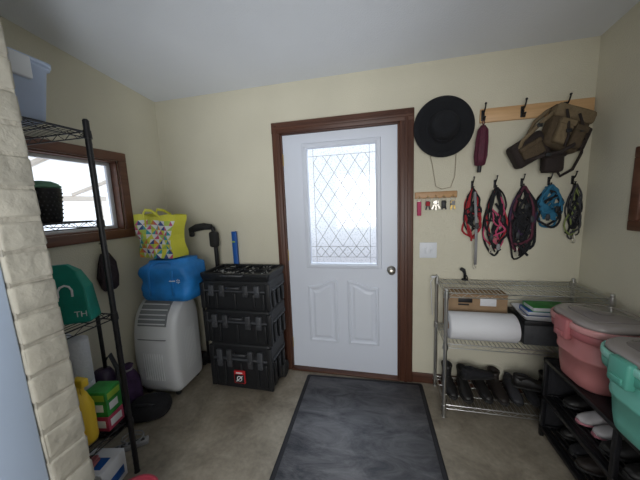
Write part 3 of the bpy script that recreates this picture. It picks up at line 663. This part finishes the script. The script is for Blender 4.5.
b=MB(); b.rbox(-.11,.115,-.055,.055,-.08,.085,.028,4,M=Rc,jit=.0015); b.obj('waist_pouch',M_bag3,pk)
b=MB(); b.rbox(-.07,.07,-.080,-.045,-.055,.040,.012,3,M=Rc); b.rbox(-.073,.073,-.086,-.05,.015,.045,.007,2,M=Rc); b.obj('front_pocket',M_bag1,pk)
b=MB(); b.rbox(-.03,.10,-.11,-.04,-.235,-.10,.022,3,jit=.0015); b.rbox(-.033,.103,-.117,-.06,-.14,-.105,.008,2); b.obj('lower_pouch',M_bag3,pk)
for pts,wd_ in(([(.03,-.10,.13),(.02,-.06,.17),(.06,-.04,.19),(.09,-.05,.17),(.11,-.08,.14)],.012),
  ([(-.21,-.10,-.13),(-.19,-.14,-.03),(-.10,-.155,.06),(-.02,-.14,.12),(.06,-.05,.18)],.013),
  ([(-.17,-.145,-.16),(-.06,-.18,-.13),(.02,-.195,-.12),(.10,-.19,-.08),(.20,-.12,-.04)],.011),
  ([(.045,-.18,.13),(.05,-.20,.05),(.052,-.205,-.03),(.04,-.19,-.09)],.009),
  ([(.125,-.17,.10),(.14,-.185,.03),(.142,-.18,-.04),(.13,-.16,-.10)],.009),
  ([(.21,-.08,-.02),(.22,-.06,-.12),(.18,-.05,-.22),(.1,-.06,-.26),(.05,-.08,-.20)],.010),
  ([(-.14,-.06,-.02),(-.08,-.05,.10),(0,-.04,.16),(.07,-.04,.19)],.013)):
    b=MB(); b.tube(catm(pts) if False else pts,wd_,.004,seg=8); b.obj('strap',M_bag2 if wd_>.0125 else M_bag3,pk)
for (x,y,z_) in((-.10,-.165,.055),(.05,-.21,.0),(.14,-.19,.0),(-.05,-.19,-.13)):
    b=MB(); b.rbox(x-.016,x+.016,y-.006,y+.006,z_-.011,z_+.011,.003); b.obj('buckle',M_blk,pk)
# key rack
kr=thing('key_rack','small pine key rack with little hooks on the wall','key rack',(1.185,0,1.515))
b=MB(); b.rbox(-.145,.145,-.016,0,-.024,.024,.004); b.obj('board',M_pine2,kr)
kx=[-.115,-.055,0,.055,.115]
for x in kx:
    b=MB(); b.tube([(x,-.014,-.004),(x,-.022,-.008),(x,-.026,-.02),(x,-.033,-.014),(x,-.033,-.004)],.0022,seg=6,ref=(1,0,0)); b.obj('hook',M_brass,kr)
def keys(x,n,mt,lab,tagmat=None,tl=.05):
    e=thing('key_ring',lab,'keys',(1.185+x,-.029,1.500),group='keys on the key rack')
    b=MB(); b.tube([(.016*math.sin(a),0,-.016+.016*math.cos(a)) for a in [2*pi*i/16 for i in range(16)]],.0018,seg=5,closed=True); b.obj('ring',M_steel,e)
    for i in range(n):
        k=MB(); M=T(0,-.003*i,-.030,ry=(i-(n-1)/2)*.45)
        k.cyl((0,-.0015,-.012),(0,.0015,-.012),.014,seg=14,M=M); k.box(-.005,.005,-.0015,.0015,-.065,-.022,M=M); k.obj('key',mt,e)
    if tagmat:
        k=MB(); k.rbox(-.014,.014,-.006,.029,-.035-tl,-.030,.005); k.obj('fob',tagmat,e)
keys(-.115,1,M_steel,'pink fob and key on a ring',M_pinkc,.10)
keys(-.055,2,M_dgrey,'two dark keys with a small red fob',M_redc,.03)
keys(0,3,M_steel,'three steel keys with a grey fob',M_greyc,.02)
keys(.055,2,M_dgrey,'dark keys with a black fob',M_blk,.05)
keys(.115,2,M_brass,'brass keys with a grey fob',M_greyc,.03)
sw=thing('light_switch','white double light switch plate on the wall','light switch',(1.14,0,1.10))
b=MB(); b.rbox(-.062,.062,-.006,0,-.06,.06,.004); b.obj('plate',M_white,sw)
for x in(-.024,.024):
    b=MB(); b.rbox(x-.006,x+.006,-.02,-.004,-.006,.012,.002); b.rbox(x-.013,x+.013,-.008,-.005,-.026,.026,.002); b.obj('toggle',M_white,sw)
# leash hooks + leashes
HX=[1.43,1.575,1.74,1.90,2.035]; HZ=1.575
for x in HX:
    e=thing('wall_hook','small black iron hook screwed to the wall','hook',(x,0,HZ),group='leash hooks on the wall')
    b=MB(); iron_hook(b,0,0,.8,0); b.obj('hook_arm',M_blkm,e)
rnd=random.Random(3)
def catmull(P,n=6):
    out=[]
    for i in range(len(P)-1):
        p0=P[max(0,i-1)];p1=P[i];p2=P[i+1];p3=P[min(len(P)-1,i+2)]
        for k in range(n):
            t=k/n; out.append(tuple(.5*((2*b_)+(-a_+c_)*t+(2*a_-5*b_+4*c_-d_)*t*t+(-a_+3*b_-3*c_+d_)*t**3) for a_,b_,c_,d_ in zip(p0,p1,p2,p3)))
    out.append(P[-1]); return out
def loop(w,L,skew=0,n=40,y=0.,top=0.):
    pts=[]; k1,k2,ph,k3=rnd.uniform(-.03,.03),rnd.uniform(-.02,.02),rnd.uniform(0,6),rnd.uniform(-.016,.016)
    for i in range(n):
        t=2*pi*i/n; d=(1-math.cos(t))/2
        pts.append((w/2*math.sin(t)*(d**.35+.12)+skew*d+(k1*math.sin(3*t+ph)+k3*math.sin(5*t+ph))*d,y+.006*math.sin(3*t)-.006*d,top-L*d+k2*math.sin(4*t+ph)*d))
    return pts
def hang(name,cat,lab,x,W,L,mats,nl,nf,wd,pads=(),extras=()):
    e=thing(name,lab,cat,(x,-.02,HZ-.03))
    for i in range(nl):
        f_=i/max(1,nl-1); ww=W*(.95-.6*rnd.random()*(i>1)); LL=L*(1-.55*rnd.random()*(i>0)); sk=(W-ww)*.5*rnd.uniform(-1,1)
        b=MB(); b.tube(loop(ww,LL,sk,y=.012-.03*f_),wd*rnd.uniform(.6,1.0),.003,seg=8,closed=True); b.obj('strap',mats[i%len(mats)],e)
    for i in range(nf):
        def rp(zf):
            hw=W*.44*math.sin(pi*min(1,max(.12,zf*.92)))**.6
            return (rnd.uniform(-hw,hw),-.002-.034*rnd.random(),-L*zf)
        z0=rnd.uniform(.05,.45); z1=rnd.uniform(.6,1.02)
        P=[rp(z0+(z1-z0)*k/4+rnd.uniform(-.05,.05)) for k in range(5)]
        b=MB(); b.tube(catmull(P),wd*rnd.uniform(.7,1.1),.003,seg=8); b.obj('webbing',mats[(i*2+1)%len(mats)],e)
    for i,(x_,z_,rx_,rz_,mt,a) in enumerate(pads):
        b=MB(); b.rbox(-rx_,rx_,-.010,.010,-rz_,rz_,.009,3,M=T(x_,-.014-.004*i,z_)@Matrix.Rotation(a,4,'Y'),jit=.0015); b.obj('chest_pad',mt,e)
    for kind,x_,z_,mt in extras:
        b=MB()
        if kind=='buckle': b.rbox(x_-.012,x_+.012,-.056,-.043,z_-.014,z_+.014,.004); b.rbox(x_-.009,x_+.009,-.054,-.045,z_-.022,z_+.022,.003); b.obj('buckle',mt,e)
        elif kind=='clip':
            b.tube([(x_,-.03,z_),(x_+.008,-.03,z_-.015),(x_+.006,-.03,z_-.035),(x_-.006,-.03,z_-.035),(x_-.008,-.03,z_-.015),(x_,-.03,z_)],.0028,seg=6); b.cyl((x_,-.03,z_),(x_,-.03,z_+.02),.004,seg=8); b.obj('snap_clip',M_steel,e)
        elif kind=='long':
            b.tube([(x_*.2,-.035,-.02),(x_*.7,-.045,-.2),(x_,-.045,-.36),(x_*1.1,-.04,z_)],.009,.003,seg=8); b.obj('long_strap',mt,e)
    return e
hang('dog_leash','leash','red and black leash tangle looped over a hook',HX[0],.120,.35,[M_redc,M_blkc,M_dgc,M_redc,M_blkc,M_blkc],8,4,.007,[(-.01,-.22,.018,.03,M_blkc,.3)],[('buckle',-.02,-.14,M_blk),('buckle',.02,-.26,M_dgrey),('long',.02,-.54,M_greyc),('clip',.022,-.54,0)])
hang('dog_harness','harness','pink and black dog harness with buckles',HX[1]+.005,.145,.48,[M_blkc,M_pinkc,M_blkc,M_blkc,M_redc,M_blkc],9,5,.008,[(-.01,-.38,.02,.035,M_pinkd,.2)],[('buckle',.03,-.22,M_blk),('buckle',-.035,-.34,M_dgrey),('buckle',.01,-.41,M_greyc),('clip',-.03,-.42,0)])
hang('dog_harness','harness','black and purple dog harness in a thick tangle',HX[2]+.005,.175,.49,[M_blkc,M_blkc,M_purw,M_blkc,M_maroon,M_blkc],11,8,.010,[(-.01,-.24,.03,.045,M_blkc,.1)],[('buckle',.04,-.22,M_dgrey),('buckle',-.04,-.33,M_dgrey),('buckle',.0,-.14,M_blk),('clip',-.03,-.44,0)])
hang('dog_harness','harness','blue dog harness with black trim',HX[3]+.005,.155,.28,[M_bluec,M_blkc,M_bluec,M_bluec],7,6,.009,[(.0,-.19,.035,.03,M_bluec,.2),(-.04,-.15,.022,.028,M_bluec,.7)],[('buckle',.02,-.16,M_blk),('buckle',-.03,-.21,M_dgrey)])
hang('dog_leash','leash','dark grey leash with a green end and snap clip',HX[4]+.008,.07,.36,[M_dgc,M_blkc,M_dgc,M_blkc,M_limec],6,4,.007,[(.0,-.26,.016,.035,M_blkc,.1)],[('buckle',.0,-.10,M_dgrey),('clip',.0,-.35,0)])

# ---------------------------------------------------------------- rack contents
r1,r2,r3=.0905,.5355,.8855
X0=RKX
e=thing('paper_roll','thick white roll of wrapping foam on the middle shelf','roll',(X0+.245,-.265,r2+.094))
b=MB(); b.lathe([(.026,-.20),(.088,-.20),(.092,-.195),(.092,.195),(.088,.20),(.026,.20)],32,M=T(ry=pi/2),wob=lambda a,z_:.015*math.sin(a*3)); b.obj('rolled_sheet',M_paper,e)
b=MB(); b.cyl((-.205,0,0),(-.201,0,0),.027,seg=16); b.obj('core',M_card,e)
e=thing('cardboard_box','brown cardboard shipping box behind the white roll','box',(X0+.25,-.095,r2))
b=MB(); b.rbox(-.19,.19,-.07,.07,0,.285,.004); b.obj('carton',M_card,e)
b=MB(); b.rbox(.02,.12,-.0715,-.07,.20,.26,.0006); b.obj('shipping_label',M_paper,e)
b=MB(); b.rbox(-.12,-.03,-.0715,-.07,.22,.25,.0006); b.rbox(-.12,-.05,-.0715,-.07,.20,.212,.0006); b.obj('printed_mark',M_blk,e)
e=thing('shoe_box','dark grey shoe box on the middle shelf','box',(X0+.66,-.16,r2))
b=MB(); b.rbox(-.17,.17,-.13,.11,0,.13,.003); b.obj('carton',M_dgrey,e)
b=MB(); b.rbox(-.173,.173,-.133,.113,.13,.16,.003); b.obj('lid',M_blk,e)
e=thing('plastic_tray','flat white plastic tray lying on the shoe box','tray',(X0+.655,-.185,r2+.1612),(0,0,-.06))
b=MB(); b.loft([rr(0,0,0,.30,.20,.02),rr(0,0,.028,.33,.23,.025),rr(0,0,.032,.34,.24,.025),rr(0,0,.032,.325,.225,.022),rr(0,0,.008,.29,.19,.018)],0,True); b.obj('tray_body',M_paper,e)
zz=r2+.1705
for i,(mt,lab,hh) in enumerate([(M_blue2,'blue covered book lying in the white tray',.03),(M_green,'green covered book lying on top of the blue book',.03)]):
    e=thing('book',lab,'book',(X0+.645+.02*i,-.17,zz),(0,0,-.05+.08*i),group='books stacked in the tray')
    b=MB(); b.rbox(-.11,.11,-.065,.065,0,.003,.001);b.rbox(-.11,.11,-.065,.065,hh-.003,hh,.001);b.rbox(-.11,.11,.062,.065,0,hh,.001); b.obj('cover',mt,e)
    b=MB(); b.rbox(-.106,.106,-.06,.062,.003,hh-.003,.001); b.obj('pages',M_paper,e); zz+=hh+.0005
e=thing('hose_nozzle','small black hose nozzle standing on the top shelf','nozzle',(X0+.20,-.045,r3-.001))
b=MB(); b.cyl((0,0,0),(0,0,.008),.022,seg=14); b.tube([(0,0,0),(.0,0,.05),(-.01,0,.075),(-.03,0,.085)],[.009,.01,.014,.012],seg=10); b.obj('barrel',M_blk,e)
b=MB(); b.tube([(0,0,.05),(.014,0,.03),(.02,0,.01)],.004,seg=8); b.obj('trigger',M_blk,e)
e=thing('white_cable','white cable draped at the corner of the rack','cable',(X0+.012,-.045,.91)); b=MB(); b.tube([(-.0,.02,.004),(-.03,-.01,-.01),(-.05,-.02,-.04),(-.045,-.02,-.10),(-.035,-.02,-.30)],.003,seg=6); b.ell((-.03,-.005,-.006),(.02,.012,.01),10); b.obj('cord',M_paper,e)

# ---------------------------------------------------------------- footwear
def shoe(lab,loc,rz,up,sole,acc=None,boot=0.,L=.28,group=None,wf=1.,rx=0.):
    e=thing('boot' if boot else 'shoe',lab,'boot' if boot else 'shoe',loc,(rx,0,rz),group)
    k=L/.28; e.scale=(1,wf,1)
    st=[(0,.028,.07),(.02,.036,.075),(.06,.040,.078),(.10,.040,.076),(.14,.042,.064),(.18,.047,.05),(.22,.048,.038),(.26,.036,.028),(.278,.018,.018)]
    b=MB(); rings=[]
    for x,w,h_ in st: rings.append([(k*x,k*w*1.06*math.cos(a)+0,k*(.013+.013*math.sin(a))) for a in [2*pi*i/12 for i in range(12)]])
    b.loft(rings,0,True); b.obj('sole',sole,e)
    b=MB(); rings=[]
    for x,w,h_ in st:
        rings.append([(k*(x+.004 if x<.14 else x-.004),k*w*(abs(math.cos(a))**.7)*math.copysign(1,math.cos(a)),k*(.022+max(0,math.sin(a))**.8*h_) ) for a in [2*pi*i/16 for i in range(16)]])
    b.loft(rings,0,True)
    if boot:
        b.loft([[(k*(cx+rx_*math.cos(a)),k*ry*math.sin(a),k*zz_) for a in [2*pi*i/16 for i in range(16)]] for zz_,cx,rx_,ry in((.05,.062,.055,.038),(.10,.058,.05,.038),(.10+boot*.5,.055,.05,.042),(.10+boot,.055,.056,.047),(.10+boot,.055,.048,.04),(.08+boot*.7,.055,.044,.036))],0,True)
    else:
        b.loft([[(k*(.052+rx_*math.cos(a)),k*ry*math.sin(a),k*zz_) for a in [2*pi*i/16 for i in range(16)]] for zz_,rx_,ry in((.06,.048,.034),(.098,.050,.032),(.104,.050,.031),(.103,.043,.025),(.08,.042,.024))],0,True)
    b.obj('upper',up,e)
    b=MB()
    for i in range(4): x=.115+i*.022; z_=.088-i*.0115; b.tube([(k*x,-k*.024,k*(z_-.006)),(k*x,0,k*(z_+.006)),(k*(x+.01),k*.024,k*(z_-.006))],.003,seg=6,ref=(1,0,0))
    b.obj('laces',acc or sole,e)
    return e
G='dark footwear along the bottom shelf'
for i,(up,bt,lab,L_,rz_) in enumerate([(M_leather,.07,'low black leather boot on the bottom shelf',.25,.05),(M_leather,.05,'low black leather boot on the bottom shelf',.26,-.03),(M_leather,0,'black leather shoe on the bottom shelf',.24,.10),(M_leatherb,.04,'very dark brown ankle boot on the bottom shelf',.26,.03),(M_shoeg,0,'dark grey running shoe on the bottom shelf',.25,-.05),(M_blkc,.0,'black cloth shoe on the bottom shelf',.23,-.05),(M_leather,.06,'low black leather boot on the bottom shelf',.26,.06),(M_leatherb,.0,'very dark brown shoe on the bottom shelf',.25,.0)]):
    shoe(lab,(X0+.078+i*.107,-.05+.012*math.sin(i*5),r1),-pi/2+rz_,up,M_rub,acc=M_blk,boot=bt,group=G,L=L_,wf=.92)
# a loose second layer lying across the row
for (x,y,z_,rz_,up,L_) in((X0+.16,-.20,r1+.105,.25,M_blkc,.23),(X0+.47,-.22,r1+.105,-.15,M_leather,.24)):
    shoe('dark shoe tossed on top of the footwear row',(x,y,z_),rz_,up,M_rub,acc=M_blk,L=L_,group=G,wf=.95)

# ---------------------------------------------------------------- black shoe rack on right wall
SX0,SX1,SY0,SY1=1.745,2.10,-1.42,-.385
sr=thing('shoe_rack','low black metal shoe rack along the side wall','shoe rack',(SX0,SY1,0))
w=SX1-SX0; l=SY1-SY0
for x in(.012,w-.012):
    for y in(-.012,-l/2,-l+.012):
        b=MB(); b.rbox(x-.011,x+.011,y-.011,y+.011,0,.50,.003); b.obj('leg',M_blkm,sr)
for z_,nm in((.505,'top_shelf'),(.27,'slatted_shelf'),(.06,'slatted_shelf')):
    b=MB(); 
    b.rbox(0,w,-.022,0,z_-.012,z_+.010,.003); b.rbox(0,w,-l,-l+.022,z_-.012,z_+.010,.003); b.rbox(0,.022,-l,0,z_-.012,z_+.010,.003); b.rbox(w-.022,w,-l,0,z_-.012,z_+.010,.003)
    if z_>.4: b.rbox(.01,w-.01,-l+.01,-.01,z_-.004,z_+.0095,.002)
    else:
        for i in range(11): x=.035+i*(w-.07)/10; b.rbox(x-.009,x+.009,-l+.01,-.01,z_-.006,z_+.006,.002)
    b.obj(nm,M_blkm,sr)
b=MB(); b.rbox(.03,w-.03,-.006,-.001,.07,.49,.002); b.obj('end_panel',M_blkc,sr)
G2='sneakers on the shoe rack'
zs=.2805
for (x,y,up,sl,ac_,lab,L_,a_) in [(1.81,-.48,M_leather,M_rub,M_dgrey,'black shoe on the shoe rack',.26,.03),(1.78,-.59,M_shoew,M_shoep,M_shoep,'white sneaker with pink sole on the shoe rack',.24,.10),(1.80,-.69,M_shoew,M_shoep,M_shoep,'white sneaker with pink sole on the shoe rack',.24,.02),
   (1.79,-.80,M_leather,M_rub,M_dgrey,'black sneaker with dark sole on the shoe rack',.26,-.05),(1.80,-.905,M_leather,M_rub,M_dgrey,'black sneaker with dark sole on the shoe rack',.26,.0),
   (1.78,-1.01,M_shoew,M_shoeg,M_shoeg,'white sneaker with grey laces on the shoe rack',.25,.08),(1.81,-1.12,M_shoew,M_shoeg,M_shoeg,'white sneaker with grey laces on the shoe rack',.25,.0)]:
    shoe(lab,(x+.255,y,zs),pi+a_,up,sl,ac_,L=L_,group=G2,wf=.95)
for i in range(7):
    shoe('worn black leather shoe on the lowest tier',(2.065-.01*(i%3),-.47-i*.108,.0705),pi+.06*math.sin(i*2.3),[M_leather,M_blkc,M_leatherb][i%3],M_rub,acc=M_blk,boot=.0,L=.25+.012*(i%3),group='black shoes on the lowest tier',wf=.92)

# ---------------------------------------------------------------- pet food containers
def petbin(lab,loc,rz,m1,m2,m3,W=.335,D=.36,H=.375):
    e=thing('pet_food_container',lab,'storage container',loc,(0,0,rz))
    R_=.115
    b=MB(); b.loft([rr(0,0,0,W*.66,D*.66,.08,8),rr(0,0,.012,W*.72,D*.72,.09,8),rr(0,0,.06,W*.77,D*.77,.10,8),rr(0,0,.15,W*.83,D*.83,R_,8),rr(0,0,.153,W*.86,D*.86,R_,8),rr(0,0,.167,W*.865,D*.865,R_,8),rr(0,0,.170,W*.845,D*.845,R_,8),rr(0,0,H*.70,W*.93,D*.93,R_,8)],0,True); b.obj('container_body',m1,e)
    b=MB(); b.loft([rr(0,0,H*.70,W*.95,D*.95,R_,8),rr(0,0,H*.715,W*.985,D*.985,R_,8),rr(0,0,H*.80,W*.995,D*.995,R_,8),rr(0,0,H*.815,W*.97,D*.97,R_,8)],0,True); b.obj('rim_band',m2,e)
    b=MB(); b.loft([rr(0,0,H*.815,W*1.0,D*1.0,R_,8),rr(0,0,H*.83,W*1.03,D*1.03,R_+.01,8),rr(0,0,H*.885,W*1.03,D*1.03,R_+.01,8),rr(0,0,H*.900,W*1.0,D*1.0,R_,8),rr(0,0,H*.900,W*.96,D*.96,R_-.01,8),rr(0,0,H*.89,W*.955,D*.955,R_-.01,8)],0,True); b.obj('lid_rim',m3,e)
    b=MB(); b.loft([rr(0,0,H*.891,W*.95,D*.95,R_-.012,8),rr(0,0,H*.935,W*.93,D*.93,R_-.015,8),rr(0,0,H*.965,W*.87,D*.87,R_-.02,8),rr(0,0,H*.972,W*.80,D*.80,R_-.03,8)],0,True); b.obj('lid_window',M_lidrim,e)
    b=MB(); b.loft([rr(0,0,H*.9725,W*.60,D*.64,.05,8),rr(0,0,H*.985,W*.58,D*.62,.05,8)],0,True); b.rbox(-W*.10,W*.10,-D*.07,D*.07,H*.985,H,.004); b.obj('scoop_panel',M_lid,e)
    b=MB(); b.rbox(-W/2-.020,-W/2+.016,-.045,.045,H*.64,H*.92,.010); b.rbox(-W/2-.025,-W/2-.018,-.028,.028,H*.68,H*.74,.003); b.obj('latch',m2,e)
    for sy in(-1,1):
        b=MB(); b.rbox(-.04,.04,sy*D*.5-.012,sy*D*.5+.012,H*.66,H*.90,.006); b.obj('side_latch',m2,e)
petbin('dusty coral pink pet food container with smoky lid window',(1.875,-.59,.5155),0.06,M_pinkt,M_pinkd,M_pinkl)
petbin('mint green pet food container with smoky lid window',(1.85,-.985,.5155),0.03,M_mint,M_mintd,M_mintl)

# ---------------------------------------------------------------- camera
r_=Vector((.9737,.2246,-.0386)).normalized(); w_=Vector((-.2278,.9644,-.1336)).normalized()
u_=w_.cross(r_)*-1; u_.normalize()
if u_.z<0: u_=-u_
Mx=Matrix(((r_.x,u_.x,-w_.x,.804),(r_.y,u_.y,-w_.y,-2.157),(r_.z,u_.z,-w_.z,1.483),(0,0,0,1)))
cam=bpy.data.cameras.new('camera'); cam.sensor_width=36; cam.lens=268.64/640*36; cam.clip_start=.02
co=bpy.data.objects.new('camera',cam); COL.objects.link(co); co.matrix_world=Mx; scene.camera=co

# ---------------------------------------------------------------- world and lights
wd=bpy.data.worlds.new('sky'); scene.world=wd; wd.use_nodes=True; N=wd.node_tree.nodes; L=wd.node_tree.links; bg=N['Background']
tc=N.new('ShaderNodeTexCoord'); sp=N.new('ShaderNodeSeparateXYZ'); r=N.new('ShaderNodeValToRGB')
L.new(tc.outputs['Generated'],sp.inputs[0]); mr=N.new('ShaderNodeMapRange'); mr.inputs['From Min'].default_value=-1; L.new(sp.outputs['Z'],mr.inputs['Value']); L.new(mr.outputs['Result'],r.inputs['Fac'])
r.color_ramp.elements[0].position=.40; r.color_ramp.elements[0].color=(.54,.55,.59,1); r.color_ramp.elements[1].position=.48; r.color_ramp.elements[1].color=(.90,.95,1,1)
L.new(r.outputs['Color'],bg.inputs['Color']); bg.inputs['Strength'].default_value=1.75
def area(name,loc,target,sx,sy,p,col,shape='RECTANGLE'):
    l=bpy.data.lights.new(name,'AREA'); l.shape=shape; l.size=sx; l.size_y=sy; l.energy=p; l.color=col
    o=bpy.data.objects.new(name,l); COL.objects.link(o); o.location=loc; o.rotation_euler=(Vector(target)-Vector(loc)).to_track_quat('-Z','Y').to_euler(); return o
area('door_daylight',(.48,.75,2.75),(.5,-.4,.9),.9,.5,55,(.88,.95,1))
area('rear_fill',(.8,-3.55,1.5),(.85,0,1.8),1.9,1.1,40,(1,.985,.96))  # added fill light behind the camera, not a known window
# added spot behind the camera to brighten the sloped ceiling; no fixture there
s=bpy.data.lights.new('ceiling_fill','SPOT'); s.energy=100; s.color=(.90,.95,1); s.spot_size=1.05; s.spot_blend=1.; s.shadow_soft_size=.25
so=bpy.data.objects.new('ceiling_fill',s); COL.objects.link(so); so.location=(.95,-2.75,.55); so.rotation_euler=(Vector((-.1,-.55,2.5))-so.location).to_track_quat('-Z','Y').to_euler()
